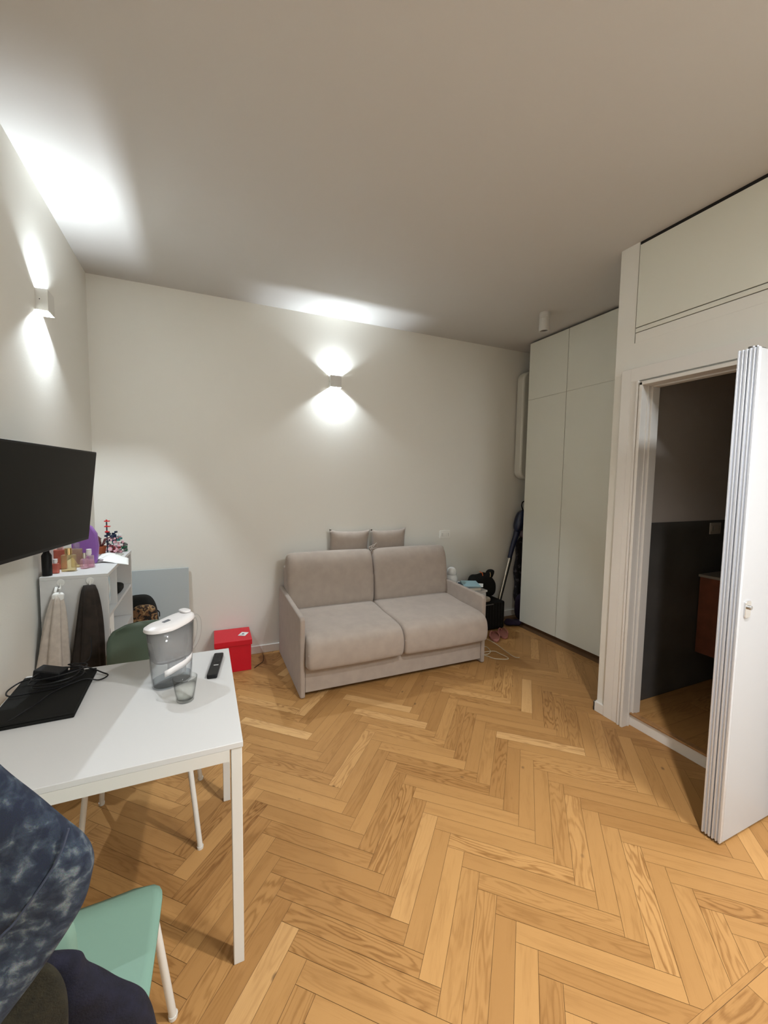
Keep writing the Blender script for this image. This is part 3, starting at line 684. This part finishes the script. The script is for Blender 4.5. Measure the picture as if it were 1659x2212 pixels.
# filter jug
JX,JY=.632,-1.946; rot=math.atan2(.57,.82)
t=thing('filter_jug','clear plastic water filter jug with a white lid on the table','jug',(JX,JY,.745),rot)
clear=thin('clear_plastic',(.975,.98,.985),.05,(.7,.72,.73),refl=.7); fr=thin('frosted_tank',(.93,.93,.94),.33,(.62,.61,.61),.15); water=thin('water',(.86,.89,.91),.03,(.5,.53,.55),.02,.6)
def oval(bm,prof,shift=0,seg=40):
    rings=[]
    for a,b_,z,dx in prof:
        rg_=[]
        for k in range(seg):
            th=2*PI*k/seg; ct,st=math.cos(th),math.sin(th)
            rg_.append(bm.verts.new((dx+a*math.copysign(abs(ct)**.8,ct),b_*math.copysign(abs(st)**.85,st),z)))
        rings.append(rg_)
    for A,B in zip(rings,rings[1:]):
        for k in range(seg): bm.faces.new((A[k],A[(k+1)%seg],B[(k+1)%seg],B[k]))
    return rings
bm=BM(); rr=oval(bm,[(.066,.040,.004,0),(.070,.043,0,0),(.074,.046,.004,0),(.077,.048,.05,0),(.082,.051,.13,0),(.090,.053,.235,-.003),(.0875,.0505,.235,-.003),(.0795,.0485,.13,0),(.0745,.0455,.05,0),(.070,.042,.007,0)])
bm.faces.new(rr[0]); bm.faces.new(rr[-1][::-1]); mesh('jug_body',bm,clear,t,smooth='all')
bm=BM(); rr=oval(bm,[(.070,.040,.10,.004),(.077,.046,.112,.0),(.083,.0485,.18,-.002),(.086,.0495,.236,-.003),(.084,.0475,.236,-.003),(.075,.044,.115,0)]); bm.faces.new(rr[0]); bm.faces.new(rr[-1][::-1]); mesh('funnel',bm,fr,t,smooth='all')
bm=BM(); rr=oval(bm,[(.030,.022,.03,.02),(.034,.026,.035,.02),(.034,.026,.10,.02)]); bm.faces.new(rr[0]); bm.faces.new(rr[-1]); mesh('cartridge',bm,fr,t,smooth=True)
bm=BM(); rr=oval(bm,[(.0695,.0415,.0075,0),(.0715,.0435,.03,0)]); bm.faces.new(rr[0][::-1]); bm.faces.new(rr[-1]); mesh('water',bm,water,t,smooth=True)
bm=BM(); rr=oval(bm,[(.094,.0545,.233,-.005),(.096,.056,.237,-.005),(.094,.054,.246,-.005),(.083,.045,.254,-.002),(.05,.028,.257,.0)]); 
bm.faces.new(rr[-1]); bm.faces.new(rr[0][::-1]); 
for v in bm.verts:
    v.co.z+=max(-.02,(v.co.x))*.18
lid=mesh('lid',bm,capw,t,smooth=True)
bm=BM(); bx(bm,-.014,.012,-.008,.008,0,.003,Matrix.Translation((-.020,-.004,.2545))@Matrix.Rotation(R(-8),4,'Y')); mesh('indicator',bm,mat('lid_grey',(.12,.13,.15),.4),lid)
bm=BM(); soft(bm,(.066,.012,.272),(.034,.052,.012),3,8); mesh('flap',bm,capw,lid,smooth='all')
bm=BM(); tube(bm,[(.083,0,.236),(.108,0,.240),(.121,0,.215),(.120,0,.17),(.108,0,.135),(.092,0,.115),(.082,0,.112)],.0085,12,smooth=6); mesh('handle',bm,clear,t,smooth='all')
bm=BM(); vs=[]
for k in range(9):
    th=R(-128+k*11); a,b_=.0795,.0497; vs.append((a*math.copysign(abs(math.cos(th))**.8,math.cos(th)),b_*math.copysign(abs(math.sin(th))**.85,math.sin(th))))
lo=[bm.verts.new((x,y,.052+i*.0042)) for i,(x,y) in enumerate(vs)]; hi=[bm.verts.new((x*1.01,y*1.01,.078+i*.0042)) for i,(x,y) in enumerate(vs)]
for i in range(8): bm.faces.new((lo[i],lo[i+1],hi[i+1],hi[i]))
mesh('label_band',bm,capw,t,smooth='all',solid=.0006)
# tumbler
bm=BM(); lathe(bm,[(0,0),(.026,0),(.029,.003),(.036,.05),(.0415,.088),(.040,.089),(.0345,.05),(.027,.010),(0,.008)],40); o=mesh('drinking_glass',bm,thin('glass',(.975,.985,.975),.015,refl=.8),smooth='all',loc=(.684,-2.112,.7455))
tag(o,'empty clear drinking glass standing in front of the water jug','glass')

# ------------------------------------------------------------ clothes over the near chair
den=bpy.data.materials.new('denim'); den.use_nodes=True; nt=den.node_tree; N=nt.nodes; Lk=nt.links; tc=N.new('ShaderNodeTexCoord')
n1=N.new('ShaderNodeTexNoise'); n1.inputs['Scale'].default_value=62; n1.inputs['Detail'].default_value=5; n1.inputs['Distortion'].default_value=.35
mp=N.new('ShaderNodeMapping'); mp.inputs['Scale'].default_value=(1,1,.95); Lk.new(tc.outputs['Object'],mp.inputs[0]); Lk.new(mp.outputs[0],n1.inputs['Vector'])
at=N.new('ShaderNodeAttribute'); at.attribute_name='wash'
ad=N.new('ShaderNodeMath'); ad.operation='MULTIPLY_ADD'; Lk.new(at.outputs['Fac'],ad.inputs[0]); ad.inputs[1].default_value=.085; Lk.new(n1.outputs['Fac'],ad.inputs[2])
cr=N.new('ShaderNodeValToRGB'); cr.color_ramp.elements[0].position=.44; cr.color_ramp.elements[0].color=(.007,.012,.027,1); cr.color_ramp.elements[1].position=.78; cr.color_ramp.elements[1].color=(.14,.165,.18,1)
x_=cr.color_ramp.elements.new(.60); x_.color=(.024,.036,.056,1)
Lk.new(ad.outputs[0],cr.inputs['Fac'])
n2=N.new('ShaderNodeTexNoise'); n2.inputs['Scale'].default_value=900; Lk.new(tc.outputs['Object'],n2.inputs['Vector'])
mx=N.new('ShaderNodeMixRGB'); mx.blend_type='OVERLAY'; mx.inputs['Fac'].default_value=.6; Lk.new(cr.outputs[0],mx.inputs['Color1']); Lk.new(n2.outputs['Color'],mx.inputs['Color2'])
Lk.new(mx.outputs[0],N['Principled BSDF'].inputs['Base Color']); N['Principled BSDF'].inputs['Roughness'].default_value=.95
bp=N.new('ShaderNodeBump'); bp.inputs['Strength'].default_value=.3; bp.inputs['Distance'].default_value=.001; Lk.new(n2.outputs['Fac'],bp.inputs['Height']); Lk.new(bp.outputs[0],N['Principled BSDF'].inputs['Normal'])
# jacket: silhouette (x,z) in the plane of the chair back, bulged to both sides
def cloth(name,poly,yc,depth,m,seed,parent=None,wash=None,amp=.006,n=26,cen=None,lean=0):
    P=smoothpts([(p[0],p[1],0) for p in poly]+[(poly[0][0],poly[0][1],0)],6)[:-1]; P=[Vector((p.x,p.y)) for p in P]
    c=Vector(cen) if cen else sum(P,Vector((0,0)))/len(P); rg=random.Random(seed); fz=[rg.random()*6 for _ in range(6)]
    bm=BM(); col=bm.loops.layers.color.new('wash')
    for s_ in(-1,1):
        def f(u,v):
            q=P[int(round(u*len(P)))%len(P)]; p=c+(q-c)*math.sin(v*PI/2)
            th=depth/2*max(0,math.cos(v*PI/2))**.55
            th+=amp*math.sin(25*p.x+18*p.y+fz[0])*(1-v**6)+amp*.6*math.sin(60*p.y-30*p.x+fz[1])*(1-v**6)
            return Vector((p.x,yc+s_*max(th,0)+lean*(p.y-c.y),p.y))
        grid(bm,len(P),n,f,close_u=True)
    bmesh.ops.remove_doubles(bm,verts=bm.verts[:],dist=.0004)
    for fc in bm.faces:
        for l in fc.loops:
            w_=1.0 if wash and wash(l.vert.co) else 0.0; l[col]=(w_,w_,w_,1)
    return mesh(name,bm,m,parent,smooth='all')
seam=lambda x:1.02+(x-.56)*1.55           # seam between body and washed hem
jk=thing('denim_jacket','acid-washed blue denim jacket hung over the near chair','jacket',(0,0,0))
poly=[(.12,1.30),(.30,1.36),(.463,1.295),(.521,1.205),(.553,1.157),(.581,1.117),(.605,1.080),(.614,1.052),(.611,1.024),(.599,.988),(.555,.922),(.507,.863),(.44,.78),(.34,.68),(.15,.60),(.05,.9)]
cloth('jacket_body',poly,-3.10,.055,den,2,jk,wash=lambda c:c.z<1.113+(c.x-.594)*1.55,cen=(.33,1.0),n=30,amp=.004)
bm=BM(); tube(bm,[(.594,-3.118,1.113),(.581,-3.125,1.077),(.542,-3.128,1.022),(.521,-3.129,1.001),(.45,-3.13,.90)],.0014,6,smooth=5); mesh('hem_seam',bm,mat('denim_stitch',(.04,.05,.08),.9),jk,smooth=True)
navy=mat('navy_knit',(.006,.006,.015),.95,noise=.3,nscale=60,bump=.5,bscale=300)
olive=mat('olive_knit',(.015,.013,.006),.95,noise=.35,nscale=90,bump=.6,bscale=350)
tag(cloth('navy_sweater',[(.40,.80),(.47,.845),(.53,.832),(.567,.816),(.578,.790),(.608,.754),(.639,.719),(.658,.685),(.668,.640),(.672,.56),(.66,.45),(.50,.40),(.35,.45)],-3.0,.05,navy,5,amp=.005,cen=(.52,.62)),'navy blue sweater heaped at the lower left on the near chair','clothing')
tag(cloth('olive_sweater',[(.30,.82),(.45,.89),(.51,.890),(.54,.869),(.555,.845),(.563,.807),(.563,.754),(.555,.67),(.53,.55),(.40,.50),(.28,.6)],-3.045,.035,olive,7,amp=.004,cen=(.43,.71)),'dark olive knitted sweater under the denim jacket','clothing')

# ------------------------------------------------------------ right of the sofa
t=thing('nightstand','small white bedside cabinet between the sofa and the suitcase','cabinet',(3.16,-.26,0))
bm=BM(); bx(bm,-.165,.165,-.20,.20,0,.47); mesh('cabinet_body',bm,white,t,bev=.002)
bm=BM(); bx(bm,-.175,.175,-.21,.205,.47,.488); mesh('top_board',bm,white,t,bev=.002)
bm=BM(); bx(bm,-.155,.155,-.214,-.2,.25,.455); dr=mesh('drawer',bm,white,t,bev=.002)
bm=BM(); lathe(bm,[(0,0),(.01,0),(.012,.012),(0,.014)],12,(0,0,0)); kb=mesh('knob',bm,chrome,dr,smooth=True,loc=(0,-.214,.36),rot=(R(90),0,0))
t=thing('mushroom_lamp','glossy white two-lobed porcelain lamp beside the sofa','lamp',(3.105,-.17,.488))
porc=mat('porcelain',(.85,.85,.83),.12)
bm=BM(); lathe(bm,[(0,0),(.045,0),(.058,.02),(.066,.055),(.062,.085),(.050,.108),(.043,.115),(0,.115)],32); mesh('lamp_base',bm,porc,t,smooth='all')
bm=BM(); lathe(bm,[(0,.112),(.046,.114),(.051,.122),(.050,.145),(.040,.172),(.022,.188),(0,.192)],32); mesh('lamp_top',bm,porc,t,smooth='all')
t=thing('amber_vial','small amber bottle with a green cap beside the white lamp','bottle',(3.045,-.29,.488))
bm=BM(); lathe(bm,[(0,0),(.017,0),(.018,.03),(.008,.04),(0,.04)],16); mesh('vial',bm,mat('amber_brown',(.25,.08,.01),.2),t,smooth=True)
bm=BM(); lathe(bm,[(0,.04),(.010,.04),(.012,.07),(0,.072)],16); mesh('cap',bm,mat('cap_green',(.10,.16,.02),.4),t,smooth=True)
item('peach_jar','small peach coloured jar in front of the white lamp','jar',mat('peach',(.75,.45,.28),.5),lambda b:lathe(b,[(0,0),(.024,0),(.026,.005),(.026,.03),(0,.033)],20,(3.10,-.345,.488)),smooth=True)
def book(x,y,z,w_,l_,h_,rz,cm,label,nm='book'):
    t=thing(nm,label,'book',(x,y,z),rz,'books on the bedside cabinet')
    bm=BM(); bx(bm,-w_/2,w_/2,-l_/2,l_/2,0,.003); bx(bm,-w_/2,w_/2,-l_/2,l_/2,h_-.003,h_); bx(bm,-w_/2,-w_/2+.003,-l_/2,l_/2,.003,h_-.003); mesh('cover',bm,cm,t)
    bm=BM(); bx(bm,-w_/2+.003,w_/2-.004,-l_/2+.004,l_/2-.004,.003,h_-.003); mesh('pages',bm,mat('pages',(.72,.69,.60),.9),t)
    return t
book(3.205,-.345,.488,.16,.235,.036,R(-14),mat('cover_blue',(.05,.10,.16),.5),'thick book with a dark blue spine under the light blue notebook')
book(3.215,-.345,.526,.165,.24,.011,R(-24),mat('cover_light',(.33,.52,.58),.6),'light blue notebook on top of the bedside books','notebook')
item('loose_papers','loose white papers sticking out under the light blue notebook','paper',papers,lambda b:bx(b,-.055,.055,-.07,.07,0,.0015),loc=(3.275,-.385,.5245),rot=(0,0,R(-38)))
# suitcase
t=thing('suitcase','small black hard-shell suitcase on the floor right of the bedside cabinet','suitcase',(3.53,-.215,0))
bm=BM(); bx(bm,-.15,.15,-.12,.12,.012,.305); sc_=mesh('shell',bm,blackmatte,t,bev=.018,seg=3)
bm=BM()
for k in range(7): bx(bm,-.118+k*.036,-.106+k*.036,-.1225,-.118,.03,.29)
mesh('ribs',bm,blackp,t,bev=.001)
bm=BM(); tube(bm,[(-.13,-.1205,.285),(-.10,-.135,.29),(-.04,-.135,.29),(-.01,-.1205,.285)],.006,8,smooth=4); mesh('handle',bm,mat('grey_handle',(.10,.10,.10),.3),t,smooth=True)
for x in(-.12,.12):
    bm=BM(); prism(bm,circle(.014,14,(-.09,.014)),x-.01,x+.01,'x'); mesh('wheel',bm,blackp,t)
item('beige_cap','beige cap lying on the black suitcase','cap',mat('beige_felt',(.42,.37,.30),.95),lambda b:soft(b,(3.455,-.285,.335),(.10,.10,.055),2.6,12),smooth='all')
t=thing('black_bag','black fabric bag with an orange stripe slumped between suitcase and back wall','bag',(3.515,-.14,.311))
def bagfn(w_,q): 
    return w_+Vector((.0,.0,.012*math.sin(30*w_.x)+.008*math.sin(47*w_.y)+.07*(-w_.x)*(.5+q.z)))
bm=BM(); soft(bm,(-.0,0,.125),(.33,.19,.26),2.6,18,bagfn); bd=mesh('bag_body',bm,blackmatte,t,smooth='all')
bm=BM(); soft(bm,(.075,-.03,.255),(.075,.09,.10),3,10,lambda w_,q:w_+Vector((.02*q.z,0,0))); mesh('bag_flap',bm,blackmatte,t,smooth='all')
bm=BM(); tube(bm,[(-.045,-.075,.255),(-.04,-.055,.28),(-.05,-.02,.292)],.004,6); mesh('piping',bm,mat('orange_piping',(.7,.13,.02),.5),t)
bm=BM(); tube(bm,[(.048,-.078,.235),(.055,-.075,.26),(.05,-.07,.285)],.003,6); mesh('tab',bm,mat('tab_tan',(.5,.33,.15),.5),t)
# stick vacuum
t=thing('stick_vacuum','dark blue cordless stick vacuum cleaner leaning by the wardrobe','vacuum cleaner',(3.72,-.12,0))
A=Vector((.0,.0,.05)); Bv=Vector((.195,.01,.72)); dirv=(Bv-A).normalized()
bm=BM(); tube(bm,[A,Bv],.0155,16); mesh('tube',bm,mat('steel_tube',(.55,.53,.48),.25,metal=1),t,smooth=True)
bm=BM(); tube(bm,[A+Vector((.021,-.002,0)),Bv+Vector((.021,-.002,0))],.011,10); mesh('cable_channel',bm,blackp,t,smooth=True)
bm=BM(); tube(bm,[Bv-dirv*.01,Bv+dirv*.12,Bv+dirv*.26+Vector((.01,0,0)),Bv+dirv*.34+Vector((.01,0,0))],[.024,.028,.032,.040],18); mesh('grip',bm,mat('navy_plastic',(.008,.012,.04),.3),t,smooth=True)
bm=BM(); soft(bm,(.315,.0,1.13),(.13,.12,.25),2.4,16,lambda w_,q:w_+Vector((.03*q.z,0,0))); mesh('motor_body',bm,mat('blue_plastic',(.005,.012,.045),.25,coat=.3),t,smooth='all')
bm=BM(); soft(bm,(.36,-.01,.99),(.11,.09,.10),2.6,12); mesh('dust_bin',bm,mat('smoky_plastic',(.10,.08,.10),.15),t,smooth='all')
bm=BM(); tube(bm,[(.355,0,1.25),(.33,0,1.30),(.345,0,1.345),(.40,0,1.35),(.43,0,1.29),(.41,0,1.22)],.007,10,smooth=5); mesh('handle',bm,blackp,t,smooth=True)
bm=BM(); bx(bm,-.08,.10,-.05,.05,0,.045); mesh('floor_head',bm,blackp,t,bev=.012)
# dark clothes and purple bag behind the wardrobe edge
item('purple_bag','purple bag on the floor behind the wardrobe edge','bag',mat('purple_cloth',(.014,.007,.026),.85),lambda b:soft(b,(4.05,-.19,.16),(.18,.12,.30),2.6,12),smooth='all')
item('purple_cloth','dark purple cloth lying on the floor beside the suitcase','clothing',mat('purple_dark',(.018,.009,.032),.9),lambda b:soft(b,(3.85,-.27,.03),(.20,.14,.055),2.4,12,lambda w_,q:w_+Vector((0,0,.008*math.sin(40*w_.x)))),smooth='all')
item('dark_coat','dark patterned coat hanging behind the wardrobe edge','clothing',mat('coat_pattern',(.012,.010,.012),.9,col2=(.10,.09,.10),nscale=30,ramp=(.55,.7)),lambda b:soft(b,(4.15,-.075,.53),(.24,.09,.84),3,14,lambda w_,q:w_+Vector((.012*math.sin(20*w_.z),0,0))),smooth='all')
# white storage water heater, high on the back wall
t=thing('water_heater','white wall-hung water heater partly hidden behind the wardrobe','water heater',(4.22,-.006,1.60))
bm=BM(); prism(bm,rrect(-.225,.235,0,1.19,.10,10),-.13,-.02,'y'); hb=mesh('heater_body',bm,mat('heater_white',(.66,.65,.58),.35),t,bev=.02,seg=3)
bm=BM(); bx(bm,-.15,.15,-.02,.004,.2,1.0); mesh('bracket',bm,whitem,t)
# slippers
def slipper(x,y,rz,label):
    t=thing('slipper',label,'slipper',(x,y,0),rz,'pink slippers on the floor')
    pk=mat('pink_rubber',(.42,.17,.14),.6)
    out=[]
    for k in range(28):
        a=2*PI*k/28; rx=.047*(1-.16*math.cos(a)); out.append((math.sin(a)*rx*(1 if math.cos(a)>-0 else 1.05),math.cos(a)*.125))
    out=[(x_*(1.0+.18*(y_/.125)),y_) for x_,y_ in out]
    bm=BM(); prism(bm,out,.0,.022); mesh('sole',bm,pk,t,bev=.005)
    bm=BM(); 
    for s_ in(-1,1): tube(bm,[(.0,.075,.022),(s_*.022,.05,.050),(s_*.044,.005,.040),(s_*.048,-.02,.018)],.0065,8,smooth=5)
    mesh('strap',bm,pk,t,smooth=True)
    return t
slipper(3.415,-.50,R(-30),'pink flip-flop on the floor nearer the sofa')
slipper(3.55,-.465,R(-30),'pink flip-flop on the floor nearer the wardrobe')
# cables on floor
cw=mat('cable_white',(.62,.56,.42),.5)
item('charging_cable','thin white cable stretched over the floor towards the wardrobe','cable',cw,lambda b:tube(b,[(3.28,-.44,.004),(3.319,-.523,.004),(3.319,-.651,.004),(3.287,-.846,.004),(3.283,-.947,.004),(3.314,-.972,.005)],.0028,7,smooth=6),smooth=True)
item('extension_cable','looped white cable on the floor at the right end of the sofa','cable',cw,lambda b:tube(b,[(3.05,-.60,.005),(3.177,-.651,.005),(3.177,-.721,.005),(3.147,-.776,.005),(3.091,-.806,.005),(3.06,-.79,.005),(3.094,-.757,.005),(3.184,-.785,.010),(3.204,-.839,.005),(3.214,-.932,.005),(3.181,-.956,.005),(3.092,-.907,.005),(3.06,-.83,.005),(3.03,-.78,.005)],.0033,7,smooth=6),smooth=True)
item('power_cable','thin black cord lying on the floor beside the red box','cable',blackp,lambda b:tube(b,[(1.12,-.30,.003),(1.16,-.25,.003),(1.20,-.20,.003),(1.22,-.10,.003),(1.22,-.03,.004)],.002,6,smooth=5),smooth=True)

# ------------------------------------------------------------ bathroom
t=thing('vanity','brown wooden wall-hung vanity in the dark bathroom','vanity',(4.045,-2.0,.34))
vw=mat('vanity_wood',(.17,.055,.028),.5,noise=.15,nscale=12)
bm=BM(); bx(bm,.02,.49,-.9,.025,0,.56); mesh('cabinet_body',bm,vw,t)
for y0,y1 in((-.44,.03),(-.9,-.445)):
    bm=BM(); bx(bm,0,.02,y0,y1,0,.56); mesh('vanity_door',bm,vw,t,bev=.001)
bm=BM(); bx(bm,-.012,.5,-.9,.035,.56,.578); mesh('top_slab',bm,mat('stone_top',(.32,.30,.27),.4),t,bev=.001)
t=thing('basin','dark basin standing on the vanity top','basin',(4.28,-2.30,.918))
bm=BM(); lathe(bm,[(0,0),(.13,0),(.18,.02),(.20,.09),(.19,.09),(.17,.03),(0,.02)],32); mesh('bowl',bm,blackmatte,t,smooth='all')
bm=BM(); tube(bm,[(4.30,-2.30,.335),(4.30,-2.30,.22),(4.32,-2.28,.18),(4.37,-2.27,.18),(4.38,-2.26,.24),(4.54,-2.26,.26)],.017,12,smooth=5); o=mesh('drain_trap',bm,mat('trap_white',(.5,.5,.5),.3),smooth='all'); tag(o,'pale drain trap under the bathroom vanity','pipe')
